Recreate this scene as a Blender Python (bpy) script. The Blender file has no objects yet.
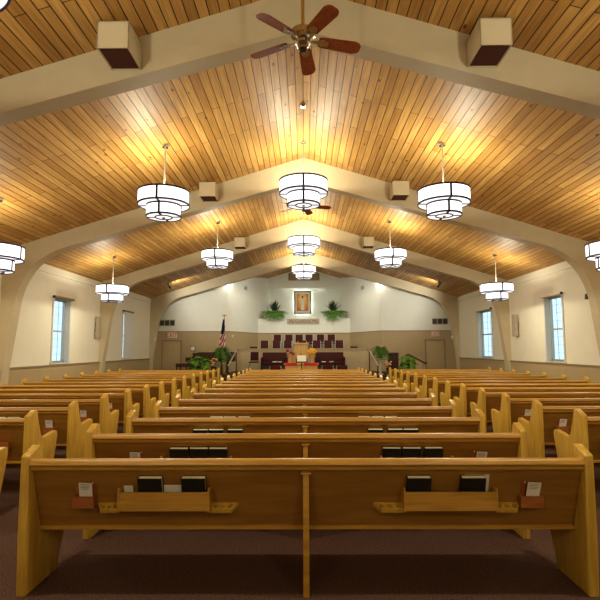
import bpy, bmesh, math, random
from mathutils import Vector, Matrix
from mathutils.geometry import tessellate_polygon
R = math.radians
rnd = random.Random(7)
S = bpy.context.scene
COL = S.collection
EYE, F, PITCH, VPX = 1.63, 500.0, R(5.5), 304.0

# ------------------------------------------------------------------ camera, world, exposure
cam_d = bpy.data.cameras.new('camera'); cam = bpy.data.objects.new('camera', cam_d); COL.objects.link(cam)
cam_d.sensor_width = 36; cam_d.lens = F*36/600
cam_d.clip_start = 0.05; cam_d.clip_end = 200
cam.matrix_world = Matrix.Translation((0, 0, EYE)) @ Matrix.Rotation(R(.46), 4, 'Z') @ Matrix.Rotation(R(90)+PITCH, 4, 'X') @ Matrix.Rotation(R(-.2), 4, 'Z')
S.camera = cam
w = bpy.data.worlds.new('world'); S.world = w; w.use_nodes = True
bg = w.node_tree.nodes['Background']; bg.inputs[0].default_value = (0.56, 0.78, 0.93, 1); bg.inputs[1].default_value = 1.7
S.view_settings.view_transform = 'Standard'; S.view_settings.look = 'None'
S.view_settings.gamma = 1; S.view_settings.use_curve_mapping = False
S.view_settings.exposure = 0.1
LAMP_SIDE, LAMP_UP, LAMP_DOWN, LAMP_BULB = 2.2, 7.0, 1.2, 150.0   # radiance of shade, open top, bottom diffuser; watts of the bulb below
LAMP_COL = (1, .92, .69)
try:
    S.cycles.use_denoising = True; S.cycles.max_bounces = 8; S.cycles.diffuse_bounces = 5
    S.cycles.sample_clamp_indirect = 6
except Exception: pass

# ------------------------------------------------------------------ materials
def nodes(m):
    m.use_nodes = True
    return m.node_tree.nodes, m.node_tree.links, m.node_tree.nodes['Principled BSDF']
def paint(name, col, rough=.6, var=.06, scale=6, bump=0.0, metal=0.0, spec=.4):
    m = bpy.data.materials.new(name); n, l, p = nodes(m)
    p.inputs['Roughness'].default_value = rough; p.inputs['Metallic'].default_value = metal
    p.inputs['Specular IOR Level'].default_value = spec
    tc = n.new('ShaderNodeTexCoord'); no = n.new('ShaderNodeTexNoise'); no.inputs['Scale'].default_value = scale
    no.inputs['Detail'].default_value = 4
    l.new(tc.outputs['Object'], no.inputs['Vector'])
    r = n.new('ShaderNodeValToRGB')
    r.color_ramp.elements[0].position = .3; r.color_ramp.elements[1].position = .7
    r.color_ramp.elements[0].color = (*[c*(1-var) for c in col], 1)
    r.color_ramp.elements[1].color = (*[min(1, c*(1+var)) for c in col], 1)
    l.new(no.outputs['Fac'], r.inputs[0]); l.new(r.outputs[0], p.inputs['Base Color'])
    if bump:
        b = n.new('ShaderNodeBump'); b.inputs['Strength'].default_value = bump; b.inputs['Distance'].default_value = .01
        l.new(no.outputs['Fac'], b.inputs['Height']); l.new(b.outputs[0], p.inputs['Normal'])
    return m
def wood(name, a, b, stretch=(1, 12, 12), rough=.35, spec=.5):
    m = bpy.data.materials.new(name); n, l, p = nodes(m)
    p.inputs['Roughness'].default_value = rough; p.inputs['Specular IOR Level'].default_value = spec
    tc = n.new('ShaderNodeTexCoord'); mp = n.new('ShaderNodeMapping'); mp.inputs['Scale'].default_value = stretch
    oi = n.new('ShaderNodeObjectInfo'); ad = n.new('ShaderNodeVectorMath'); ad.operation = 'ADD'
    ml = n.new('ShaderNodeMath'); ml.operation = 'MULTIPLY'; ml.inputs[1].default_value = 37
    l.new(oi.outputs['Random'], ml.inputs[0]); l.new(tc.outputs['Object'], ad.inputs[0]); l.new(ml.outputs[0], ad.inputs[1])
    l.new(ad.outputs[0], mp.inputs['Vector'])
    no = n.new('ShaderNodeTexNoise'); no.inputs['Scale'].default_value = 2.2; no.inputs['Detail'].default_value = 6
    no.inputs['Distortion'].default_value = .6
    l.new(mp.outputs[0], no.inputs['Vector'])
    r = n.new('ShaderNodeValToRGB'); r.color_ramp.elements[0].position = .32; r.color_ramp.elements[1].position = .68
    r.color_ramp.elements[0].color = (*a, 1); r.color_ramp.elements[1].color = (*b, 1)
    l.new(no.outputs['Fac'], r.inputs[0]); l.new(r.outputs[0], p.inputs['Base Color'])
    return m
def glow(name, col, s):
    m = bpy.data.materials.new(name); n, l, p = nodes(m)
    p.inputs['Base Color'].default_value = (.06, .06, .06, 1); p.inputs['Specular IOR Level'].default_value = .1
    p.inputs['Emission Color'].default_value = (*col, 1); p.inputs['Emission Strength'].default_value = s
    return m
def planks(name):
    m = bpy.data.materials.new(name); n, l, p = nodes(m)
    p.inputs['Roughness'].default_value = .5; p.inputs['Specular IOR Level'].default_value = .38
    tc = n.new('ShaderNodeTexCoord'); sp = n.new('ShaderNodeSeparateXYZ'); cb = n.new('ShaderNodeCombineXYZ')
    l.new(tc.outputs['Object'], sp.inputs[0]); l.new(sp.outputs['Y'], cb.inputs['X']); l.new(sp.outputs['X'], cb.inputs['Y'])
    br = n.new('ShaderNodeTexBrick'); l.new(cb.outputs[0], br.inputs['Vector'])
    br.offset = .37; br.offset_frequency = 2; br.squash = 1
    br.inputs['Scale'].default_value = 1; br.inputs['Brick Width'].default_value = 3.1; br.inputs['Row Height'].default_value = .130
    br.inputs['Mortar Size'].default_value = .0075; br.inputs['Mortar Smooth'].default_value = .3
    br.inputs['Bias'].default_value = 0
    br.inputs['Color1'].default_value = (.65, .385, .115, 1); br.inputs['Color2'].default_value = (.43, .22, .05, 1)
    br.inputs['Mortar'].default_value = (.035, .014, .003, 1)
    mp = n.new('ShaderNodeMapping'); mp.inputs['Scale'].default_value = (9, .5, 9); l.new(tc.outputs['Object'], mp.inputs['Vector'])
    no = n.new('ShaderNodeTexNoise'); no.inputs['Scale'].default_value = 2.5; no.inputs['Detail'].default_value = 6; no.inputs['Distortion'].default_value = .8
    l.new(mp.outputs[0], no.inputs['Vector'])
    r = n.new('ShaderNodeValToRGB'); r.color_ramp.elements[0].position = .25; r.color_ramp.elements[1].position = .7
    r.color_ramp.elements[0].color = (.66, .60, .52, 1); r.color_ramp.elements[1].color = (1.12, 1.1, 1.06, 1)
    l.new(no.outputs['Fac'], r.inputs[0])
    mx = n.new('ShaderNodeMix'); mx.data_type = 'RGBA'; mx.blend_type = 'MULTIPLY'; mx.inputs['Factor'].default_value = 1
    l.new(br.outputs['Color'], mx.inputs[6]); l.new(r.outputs[0], mx.inputs[7])
    mk = n.new('ShaderNodeMapping'); mk.inputs['Scale'].default_value = (4.2, 1.7, 0); l.new(tc.outputs['Object'], mk.inputs['Vector'])
    vo = n.new('ShaderNodeTexVoronoi'); vo.inputs['Scale'].default_value = 1.0; l.new(mk.outputs[0], vo.inputs['Vector'])
    rk = n.new('ShaderNodeValToRGB'); rk.color_ramp.elements[0].position = .055; rk.color_ramp.elements[1].position = .10
    rk.color_ramp.elements[0].color = (.3, .2, .12, 1); rk.color_ramp.elements[1].color = (1, 1, 1, 1)
    l.new(vo.outputs['Distance'], rk.inputs[0])
    m2 = n.new('ShaderNodeMix'); m2.data_type = 'RGBA'; m2.blend_type = 'MULTIPLY'; m2.inputs['Factor'].default_value = 1
    l.new(mx.outputs[2], m2.inputs[6]); l.new(rk.outputs[0], m2.inputs[7])
    l.new(m2.outputs[2], p.inputs['Base Color'])
    b = n.new('ShaderNodeBump'); b.inputs['Strength'].default_value = .6; b.inputs['Distance'].default_value = .01; b.invert = True
    l.new(br.outputs['Fac'], b.inputs['Height']); l.new(b.outputs[0], p.inputs['Normal'])
    return m
def carpet(name):
    m = bpy.data.materials.new(name); n, l, p = nodes(m)
    p.inputs['Roughness'].default_value = .95; p.inputs['Specular IOR Level'].default_value = .1
    tc = n.new('ShaderNodeTexCoord')
    no = n.new('ShaderNodeTexNoise'); no.inputs['Scale'].default_value = 90; no.inputs['Detail'].default_value = 3
    l.new(tc.outputs['Object'], no.inputs['Vector'])
    r = n.new('ShaderNodeValToRGB'); r.color_ramp.elements[0].position = .3; r.color_ramp.elements[1].position = .72
    r.color_ramp.elements[0].color = (.030, .015, .010, 1); r.color_ramp.elements[1].color = (.150, .078, .054, 1)
    l.new(no.outputs['Fac'], r.inputs[0]); l.new(r.outputs[0], p.inputs['Base Color'])
    b = n.new('ShaderNodeBump'); b.inputs['Strength'].default_value = .6; b.inputs['Distance'].default_value = .01
    l.new(no.outputs['Fac'], b.inputs['Height']); l.new(b.outputs[0], p.inputs['Normal'])
    return m
def glassmat(name):
    m = bpy.data.materials.new(name); n, l, p = nodes(m)
    t = n.new('ShaderNodeBsdfTransparent'); t.inputs[0].default_value = (.93, .96, .97, 1)
    g = n.new('ShaderNodeBsdfGlossy'); g.inputs['Roughness'].default_value = .03
    x = n.new('ShaderNodeMixShader'); x.inputs[0].default_value = .07
    l.new(t.outputs[0], x.inputs[1]); l.new(g.outputs[0], x.inputs[2])
    l.new(x.outputs[0], n['Material Output'].inputs['Surface'])
    return m
M = dict(
    planks=planks('knotty pine plank ceiling'), carpet=carpet('burgundy brown carpet'), glass=glassmat('window glass'),
    cream=paint('cream wall paint', (.74, .70, .56), .75, .02, 3, .05),
    white=paint('white chancel paint', (.72, .72, .62), .75, .02, 3),
    tan=paint('tan wall paint', (.40, .30, .155), .65, .03, 4),
    beam=paint('tan beam paint', (.53, .445, .28), .6, .035, 5),
    trimtan=paint('dark tan trim', (.25, .18, .095), .6, .04),
    oak=wood('honey oak', (.36, .178, .019), (.52, .275, .034), (1.2, 14, 14)),
    oakv=wood('honey oak upright grain', (.45, .26, .030), (.64, .40, .055), (14, 14, 1.2)),
    oakd=wood('oak back board', (.215, .094, .011), (.30, .138, .018), (1.0, 9, 9), .4),
    redwood=wood('reddish oak box', (.28, .085, .018), (.38, .13, .028), (2, 14, 14)),
    walnut=wood('dark walnut', (.030, .011, .006), (.07, .025, .011), (3, 16, 16), .5, .2),
    cherry=wood('cherry fan blade', (.20, .042, .014), (.30, .07, .022), (14, 14, 14), .25),
    gold=wood('golden oak furniture', (.52, .28, .04), (.68, .39, .07), (8, 8, 1.2), .35),
    chrome=paint('polished nickel', (.62, .58, .52), .18, .02, 5, 0, 1.0),
    steel=paint('pale steel tube', (.50, .48, .47), .4, .03, 5, 0, .6),
    paletube=paint('pale nickel rod', (.58, .56, .50), .35, .02, 5, 0, .3),
    bronze=paint('dark bronze trim', (.040, .031, .056), .6, .05, 5, 0, 0, .15),
    black=paint('black fabric and paint', (.012, .011, .01), .5, .1),
    bookblack=paint('black hymnal cover', (.010, .010, .007), .45, .2),
    page=paint('gilded cream page edges', (.95, .88, .56), .7, .08, 40),
    paper=paint('white paper', (.72, .68, .58), .8, .03),
    maroon=paint('maroon upholstery', (.050, .011, .010), .85, .1, 40, 0, 0, .15),
    grille=paint('maroon speaker cloth', (.085, .020, .012), .9, .1, 60),
    grey=paint('grey plastic', (.33, .30, .23), .5, .03),
    whiteplastic=paint('white plastic', (.75, .73, .66), .4, .02),
    alum=paint('grey aluminium', (.42, .44, .42), .35, .03, 5, 0, .3),
    reveal=paint('pale grey window casing', (.58, .58, .53), .6, .02),
    blind=paint('white blind cloth', (.70, .72, .70), .8, .03),
    vent=paint('dark vent metal', (.07, .055, .03), .6, .1),
    leaf=paint('fern green', (.085, .20, .022), .55, .45, 9),
    leafd=paint('dark spiky leaf', (.022, .05, .018), .5, .4, 9),
    leafb=paint('bright pothos leaf', (.10, .235, .02), .45, .5, 7),
    stem=paint('stem green', (.06, .10, .02), .6, .2),
    pot=paint('dark clay pot', (.06, .035, .02), .6, .1),
    urn=paint('pale plant stand', (.5, .47, .4), .6, .05),
    red=paint('red cloth', (.62, .012, .012), .7, .08),
    redp=paint('red rose petals', (.30, .006, .010), .6, .2, 30),
    yellowp=paint('yellow petals', (.72, .36, .015), .6, .2, 30),
    orangep=paint('orange petals', (.62, .26, .06), .6, .3, 20),
    whitep=paint('white petals', (.72, .66, .56), .6, .05, 20),
    signtan=paint('pale brown sign board', (.40, .33, .24), .6, .04),
    dkletter=paint('brown lettering', (.10, .06, .04), .6, .05),
    redletter=paint('red exit lettering', (.5, .02, .02), .5, .05),
    exitbg=paint('exit sign face', (.72, .62, .50), .5, .03),
    frame=wood('picture frame wood', (.10, .045, .02), (.18, .09, .04), (6, 6, 6)),
    flagred=paint('flag red', (.42, .02, .025), .7, .05), flagwhite=paint('flag white', (.72, .70, .66), .7, .03),
    flagblue=paint('flag blue', (.015, .022, .09), .7, .05),
    brass=paint('brass', (.62, .42, .12), .3, .04, 5, 0, .9),
    pencil=paint('red pencil paint', (.38, .03, .015), .4, .05),
    lawn=paint('outdoor lawn', (.10, .16, .05), .9, .3, 2), brick=paint('pale outdoor wall', (.62, .66, .68), .9, .12, 3),
    gwhite=glow('lit lamp shade', (1, .97, .97), LAMP_SIDE), gup=glow('lit lamp top', LAMP_COL, LAMP_UP),
    gdown=glow('lit lamp diffuser', (1, .96, .92), LAMP_DOWN), gled=glow('picture back light', (.88, 1, .93), 14.0),
    gfill=glow('added niche fill glow', (.95, 1, .92), 9.0), gspot=glow('lit spot lens', (1, .95, .82), 20.0),
)
vasem = bpy.data.materials.new('amber glass vase'); _n, _l, _p = nodes(vasem)
_p.inputs['Base Color'].default_value = (.75, .50, .18, 1); _p.inputs['Roughness'].default_value = .15
_p.inputs['Transmission Weight'].default_value = .45; M['vase'] = vasem

# ------------------------------------------------------------------ mesh builder
class MB:
    def __init__(s): s.v, s.f = [], []
    def add(s, v, f):
        o = len(s.v); s.v += [tuple(p) for p in v]; s.f += [tuple(i+o for i in q) for q in f]; return s
    def box(s, x0, x1, y0, y1, z0, z1):
        v = [(x, y, z) for x in (x0, x1) for y in (y0, y1) for z in (z0, z1)]
        return s.add(v, [(0, 1, 3, 2), (4, 6, 7, 5), (0, 4, 5, 1), (2, 3, 7, 6), (0, 2, 6, 4), (1, 5, 7, 3)])
    def prism(s, poly, a0, a1, axis='x', holes=()):
        def P(u, t):
            return (t, u[0], u[1]) if axis == 'x' else (u[0], t, u[1]) if axis == 'y' else (u[0], u[1], t)
        loops = [list(poly)]+[list(h) for h in holes]
        flat = [q for lp in loops for q in lp]; n = len(flat)
        v = [P(q, a0) for q in flat]+[P(q, a1) for q in flat]; f = []
        if holes:
            tri = tessellate_polygon([[Vector((q[0], q[1], 0)) for q in lp] for lp in loops])
            f += [tuple(t) for t in tri]+[tuple(i+n for i in reversed(t)) for t in tri]
        else: f += [tuple(range(n)), tuple(range(2*n-1, n-1, -1))]
        o = 0
        for lp in loops:
            k = len(lp)
            f += [(o+i, o+(i+1) % k, n+o+(i+1) % k, n+o+i) for i in range(k)]; o += k
        return s.add(v, f)
    def cyl(s, p0, p1, r0, r1=None, n=16, caps=True):
        r1 = r0 if r1 is None else r1
        p0, p1 = Vector(p0), Vector(p1); d = (p1-p0).normalized()
        a = d.orthogonal().normalized(); b = d.cross(a)
        v = [p+(a*math.cos(2*math.pi*i/n)+b*math.sin(2*math.pi*i/n))*r for p, r in ((p0, r0), (p1, r1)) for i in range(n)]
        f = [(i, (i+1) % n, n+(i+1) % n, n+i) for i in range(n)]
        if caps: f += [tuple(range(n-1, -1, -1)), tuple(range(n, 2*n))]
        return s.add(v, f)
    def tube(s, pts, r, n=8):
        for a, b in zip(pts[:-1], pts[1:]): s.cyl(a, b, r, r, n)
        for p in pts[1:-1]: s.ball(p, r, 6, 5)
        return s
    def lathe(s, prof, c=(0, 0, 0), n=32, closed=False):
        k = len(prof); v, f = [], []
        for i in range(n):
            t = 2*math.pi*i/n
            v += [(c[0]+r*math.cos(t), c[1]+r*math.sin(t), c[2]+z) for r, z in prof]
        for i in range(n):
            j = (i+1) % n
            for q in range(k if closed else k-1):
                q2 = (q+1) % k
                f.append((i*k+q, j*k+q, j*k+q2, i*k+q2))
        return s.add(v, f)
    def ball(s, c, r, n=10, m=7, sc=(1, 1, 1)):
        prof = [(max(1e-4, math.sin(math.pi*i/(m-1)))*r, -math.cos(math.pi*i/(m-1))*r) for i in range(m)]
        o = len(s.v); s.lathe(prof, (0, 0, 0), n)
        for i in range(o, len(s.v)):
            x, y, z = s.v[i]; s.v[i] = (x*sc[0]+c[0], y*sc[1]+c[1], z*sc[2]+c[2])
        return s
    def xf(s, mat): s.v = [tuple(mat @ Vector(p)) for p in s.v]; return s
    def build(s, name, m, parent=None, bevel=0, smooth=True, loc=None):
        me = bpy.data.meshes.new(name); me.from_pydata(s.v, [], s.f)
        b = bmesh.new(); b.from_mesh(me)
        bmesh.ops.recalc_face_normals(b, faces=b.faces)
        if bevel:
            es = [e for e in b.edges if len(e.link_faces) == 2 and e.calc_face_angle(0) > .5]
            bmesh.ops.bevel(b, geom=es, offset=bevel, segments=2, affect='EDGES', profile=.6, clamp_overlap=True)
        b.to_mesh(me); b.free()
        if smooth: me.shade_smooth(); me.set_sharp_from_angle(angle=.62)
        for mm in (m if isinstance(m, (list, tuple)) else [m]): me.materials.append(M[mm])
        o = bpy.data.objects.new(name, me); COL.objects.link(o)
        if parent is not None: o.parent = parent
        if loc is not None: o.location = loc
        return o
def tag(o, label, cat, group=None):
    o['label'] = label; o['category'] = cat
    if group: o['group'] = group
    return o
def empty(name, loc=(0, 0, 0), rz=0):
    o = bpy.data.objects.new(name, None); COL.objects.link(o); o.location = loc; o.rotation_euler = (0, 0, rz)
    o.empty_display_size = .1
    return o
def thing(name, label, cat, loc=(0, 0, 0), rz=0, group=None): return tag(empty(name, loc, rz), label, cat, group)
def struct(o): o['kind'] = 'structure'; return o
def copy_tree(o, parent=None):
    c = o.copy(); COL.objects.link(c)
    if parent is not None: c.parent = parent
    for ch in list(o.children): copy_tree(ch, c)
    return c
def at(px, py, Y):          # photo measurement at a known distance Y -> metres
    zr = Y*math.tan(math.atan((300-py)/F)+PITCH); zc = Y*math.cos(PITCH)+zr*math.sin(PITCH)
    return ((px-VPX)*zc/F, Y, zr+EYE)
def text(name, body, size, loc, rot, m, parent, extrude=.004, sx=1.0):
    c = bpy.data.curves.new(name, 'FONT'); c.body = body; c.size = size; c.extrude = extrude
    c.align_x = 'CENTER'; c.align_y = 'CENTER'; c.materials.append(M[m])
    tmp = bpy.data.objects.new(name, c); me = bpy.data.meshes.new_from_object(tmp); bpy.data.objects.remove(tmp)
    for v in me.vertices: v.co.x *= sx
    o = bpy.data.objects.new(name, me); COL.objects.link(o); o.parent = parent; o.location = loc; o.rotation_euler = rot
    return o

# ------------------------------------------------------------------ the room
W, ZR, ZB, SL, SLB = 7.1, 6.17, 5.60, .312, .28
roof = lambda x: ZR-SL*abs(x)
Y0, Y1 = -5.0, 28.7
struct(MB().box(-W-.3, W+.3, Y0-.3, Y1, -.1, 0).build('floor', 'carpet', smooth=False))
XO = W+.35
ce = MB().prism([(-XO, roof(XO)), (0, ZR), (XO, roof(XO)), (XO, roof(XO)+.08), (0, ZR+.08), (-XO, roof(XO)+.08)], Y0-.3, Y1, 'y')
struct(ce.build('ceiling', 'planks', smooth=False))
WINL = [(14.05, 15.05), (19.5, 20.45)]; WINR = [(13.75, 14.75), (18.95, 20.45)]; WZ0, WZ1 = 1.24, 3.08
def side_wall(sx, name, m, t0, t1, z0, z1, openings=True):
    b = MB(); xs = sorted((sx*t0, sx*t1)); cuts = [Y0]
    for a, c in (WINL if sx < 0 else WINR): cuts += [a, c]
    cuts.append(23.6)
    for i in range(len(cuts)-1):
        if i % 2 == 0 or not openings: b.box(*xs, cuts[i], cuts[i+1], z0, z1)
        else: b.box(*xs, cuts[i], cuts[i+1], z0, WZ0); b.box(*xs, cuts[i], cuts[i+1], WZ1, z1)
    return struct(b.build(name, m, smooth=False))
side_wall(-1, 'wall_left', 'cream', W, W+.2, 0, roof(W)+.02)
side_wall(1, 'wall_right', 'cream', W, W+.2, 0, roof(W)+.02)
struct(MB().prism([(-W-.3, 0), (W+.3, 0), (W+.3, roof(W)), (0, ZR), (-W-.3, roof(W))], Y0-.3, Y0, 'y').build('wall_rear', 'cream', smooth=False))
k = 1
for sx in (-1, 1):
    for (t, z0, z1, m) in ((.035, 0, 1.15, 'tan'), (.06, 1.15, 1.19, 'trimtan'), (.03, roof(W)-.20, roof(W)-.02, 'cream'), (.045, roof(W)-.225, roof(W)-.20, 'cream')):
        x = sorted((sx*W, sx*(W-t)))
        struct(MB().box(*x, Y0, 23.5, z0, z1).build(f'trim_{k}', m, smooth=False)); k += 1
# chancel walls behind the last arch
PATH = [(-7.2, 23.5), (-3.6, 23.5), (-2.45, 26.6), (-1.97, 27.9)]
def wseg(b, p, q, z0, t0=None, t1=None, th=.12):
    (x0, y0), (x1, y1) = p, q; d = Vector((x1-x0, y1-y0, 0)).normalized(); n = Vector((-d.y, d.x, 0))*th
    z1 = t0 if t0 is not None else roof(x0); z2 = t1 if t1 is not None else roof(x1)
    if n.y < 0: n = -n
    v = []
    for (x, y, zt) in ((x0, y0, z1), (x1, y1, z2), (x1+n.x, y1+n.y, z2), (x0+n.x, y0+n.y, z1)):
        v += [(x, y, z0), (x, y, zt)]
    b.add(v, [(0, 2, 3, 1), (2, 4, 5, 3), (4, 6, 7, 5), (6, 0, 1, 7), (1, 3, 5, 7), (0, 6, 4, 2)])
LEDGE = 3.2
fw = MB(); ft = MB(); fc = MB()
for s in (-1, 1):
    P = [(s*-x, y) for x, y in PATH]
    wseg(fw, P[0], P[1], 0); wseg(fw, P[1], P[2], 0); wseg(fw, P[2], P[3], 0)
    off = lambda p, e: (p[0]-s*e*.35, p[1]-e*1.0)
    for b, z0, z1, e in ((ft, 0, 2.40, .03), (fc, 2.40, 2.44, .045)):
        wseg(b, off(P[0], e), off(P[1], e), z0, z1, z1, .02); wseg(b, off(P[1], e), off(P[2], e), z0, z1, z1, .02)
fl = MB().box(-2.45, 2.45, 26.6, 28.4, 2.44, LEDGE).box(-2.45, 2.45, 26.6, 26.7, 0, 2.44); struct(fl.build('wall_ledge', 'white', smooth=False))   # block with the plant ledge
struct(MB().box(-2.3, 2.3, 28.4, 28.6, 0, ZR).box(-2.3, -1.93, 27.88, 28.4, 0, ZR-.4).box(1.93, 2.3, 27.88, 28.4, 0, ZR-.4).build('wall_niche', 'white', smooth=False))
struct(MB().prism([(-1.93, 5.0), (1.93, 5.0), (1.93, roof(1.93)), (0, ZR), (-1.93, roof(1.93))], 27.89, 28.05, 'y').build('wall_header', 'white', smooth=False))
ft.box(-2.45, 2.45, 26.57, 26.6, 0, 2.40); fc.box(-2.45, 2.45, 26.555, 26.6, 2.40, 2.44)
struct(fw.build('wall_front', 'white', smooth=False)); struct(ft.build('trim_9', 'tan', smooth=False)); struct(fc.build('trim_10', 'trimtan', smooth=False))
# arches
ARCH = [5.92, 11.58, 17.30, 22.95]
def bez(a, b, c, n=14): return [((1-t)**2*a[0]+2*t*(1-t)*b[0]+t*t*c[0], (1-t)**2*a[1]+2*t*(1-t)*b[1]+t*t*c[1]) for t in [i/n for i in range(n+1)]]
half = bez((5.6, ZB-SLB*5.6), (6.58, ZB-SLB*6.58), (6.76, 2.70))+[(6.96, 1.2), (7.04, 0)]
outer = [(W+.05, 0), (W+.05, roof(W+.05))]
poly = [(0, ZB)]+half+outer+[(0, ZR)]+[(-x, z) for x, z in reversed(outer)]+[(-x, z) for x, z in reversed(half)]
for y in ARCH:
    struct(MB().prism(poly, y, y+.28, 'y').build('arch_beam', 'beam'))
# platform, step and choir risers
struct(MB().box(-5.0, 5.0, 19.9, 28.4, 0, .55).build('platform', 'carpet', smooth=False))
struct(MB().box(-3.7, 3.7, 18.65, 19.9, 0, .18).box(-3.7, 3.7, 19.45, 19.9, .18, .36).build('step', 'carpet', smooth=False))
struct(MB().box(-3.3, 3.3, 24.25, 24.33, .55, 1.60).box(-3.32, 3.32, 24.22, 24.36, 1.58, 1.62).build('wall_choir', 'tan', smooth=False))
struct(MB().box(-1.95, 1.95, 24.4, 25.45, .55, 1.10).box(-2.6, 2.6, 25.45, 26.5, .55, 1.42).box(-2.9, -1.95, 24.4, 25.45, .55, .80).box(1.95, 2.9, 24.4, 25.45, .55, .80).build('riser', 'carpet', smooth=False))
# outdoors beyond the windows
struct(MB().box(-40, 40, -20, 60, -.4, -.3).build('ground', 'lawn', smooth=False))
# doors
def door(n, px0, px1, top):
    x0, _, z1 = at(px0, top, 23.45); x1, _, _ = at(px1, top, 23.45); e = empty(f'door_{n}', ((x0+x1)/2, 23.44, 0)); struct(e); w2 = (x1-x0)/2
    MB().box(-w2, w2, 0, .03, 0, z1).build('door_panel', 'tan', e, .004)
    MB().box(-w2-.05, -w2, -.02, .03, 0, z1+.05).box(w2, w2+.05, -.02, .03, 0, z1+.05).box(-w2, w2, -.02, .03, z1+.005, z1+.06).build('door_frame', 'trimtan', e)
    MB().cyl((w2-.08, -.05, 1.0), (w2-.08, .0, 1.0), .03).build('door_handle', 'brass', e)
door(1, 162.5, 180.5, 341); door(2, 425.5, 443.5, 341)
# windows
def window(n, sx, ya, yb, closed=False):
    e = struct(empty(f'window_{n}', (sx*W, (ya+yb)/2, WZ0))); h = WZ1-WZ0; l = (yb-ya)/2
    X = lambda a, b: sorted((sx*a, sx*b))
    fr = MB()
    for (a, c) in ((-l, -l+.05), (l-.05, l)): fr.box(*X(.13, .20), a, c, 0, h)
    fr.box(*X(.13, .20), -l, l, 0, .05).box(*X(.13, .20), -l, l, h-.05, h)
    fr.build('window_frame', 'alum', e)
    MB().box(*X(.14, .19), -l+.05, l-.05, h*.48, h*.48+.05).build('meeting_rail', 'alum', e)
    mu = MB()
    for yy in (-.16, .16): mu.box(*X(.16, .175), yy-.004, yy+.004, .05, h-.05)
    for i in range(1, 8):
        if i != 4: mu.box(*X(.16, .175), -l+.05, l-.05, h*i/8-.004, h*i/8+.004)
    mu.build('muntin', 'alum', e)
    MB().box(*X(.165, .17), -l+.05, l-.05, .05, h-.05).build('pane', 'glass', e)
    cs = MB()
    for (a, c) in ((-l-.05, -l+.012), (l-.012, l+.05)): cs.box(*X(-.025, .128), a, c, -.02, h+.02)
    cs.box(*X(-.05, .13), -l-.07, l+.07, -.04, 0)
    cs.build('casing', 'reveal', e)
window(1, -1, *WINL[0]); window(2, -1, *WINL[1]); window(3, 1, *WINR[0]); window(4, 1, *WINR[1])
def blind(sx, ya, yb, label, drop):
    t = thing('roller_blind', label, 'blind', (sx*W, (ya+yb)/2, WZ1), 0, 'window blinds'); l = (yb-ya)/2
    X = lambda a, b: sorted((sx*a, sx*b))
    MB().box(*X(-.10, -.03), -l-.08, l+.08, .0, .06).build('headrail', 'trimtan' if sx < 0 else 'cream', t, .008)
    for q in (-1, 1): MB().cyl((sx*-.06, q*(l+.075), .03), (sx*-.06, q*(l+.1), .03), .035).build('bracket', 'bronze', t)
    if drop: MB().box(*X(-.062, -.058), -l-.02, l+.02, -drop, .0).box(*X(-.068, -.052), -l-.02, l+.02, -drop-.03, -drop).build('cloth', 'blind', t)
blind(-1, *WINL[0], 'raised roller blind over the left wall window with blue panes', 0)
blind(-1, *WINL[1], 'white blind pulled down over the farther left wall window', 1.80)
blind(1, *WINR[0], 'raised roller blind over the nearer, larger right wall window', 0)
blind(1, *WINR[1], 'raised roller blind over the farther, smaller right wall window', 0)

# ------------------------------------------------------------------ pews
ORD = ['nearest', 'second', 'third', 'fourth', 'fifth', 'sixth', 'seventh', 'eighth', 'ninth', 'tenth', 'eleventh', 'twelfth', 'thirteenth', 'fourteenth', 'farthest']
yb = lambda z: .03+(.86-z)*.3265        # rear surface of the raked back board
END = [(.02, 0), (0, .40), (0, .905), (.01, .915), (.135, .962), (.155, .955), (.205, .80), (.25, .69), (.29, .645), (.34, .635), (.60, .668), (.63, .655), (.635, .60), (.56, .30), (.47, .06), (.46, 0)]
def cup_strip(root, x0, x1, flip):
    L = x1-x0; b = MB()
    out = [(0, 0), (L, 0), (L, .078), (.045, .078)]
    if flip: out = [(0, 0), (0, .078), (L-.045, .078), (L, 0)][::-1]
    cs = [(.05+i*(L-.085)/2+(.004 if not flip else -.02), .042) for i in range(3)]
    holes = [[(cx+.017*math.cos(-2*math.pi*i/14), cy+.019*math.sin(-2*math.pi*i/14)) for i in range(14)] for cx, cy in cs]
    b.prism(out, -.026, 0, 'z', holes)
    # tilt so the holes face a little backwards; local y grows towards the viewer
    b.xf(Matrix.Translation((x0, yb(.57)+.004, .573)) @ Matrix.Rotation(R(20), 4, 'X') @ Matrix.Scale(-1, 4, (0, 1, 0)))
    return b.build('cup_holder', 'oakv', root)
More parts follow.
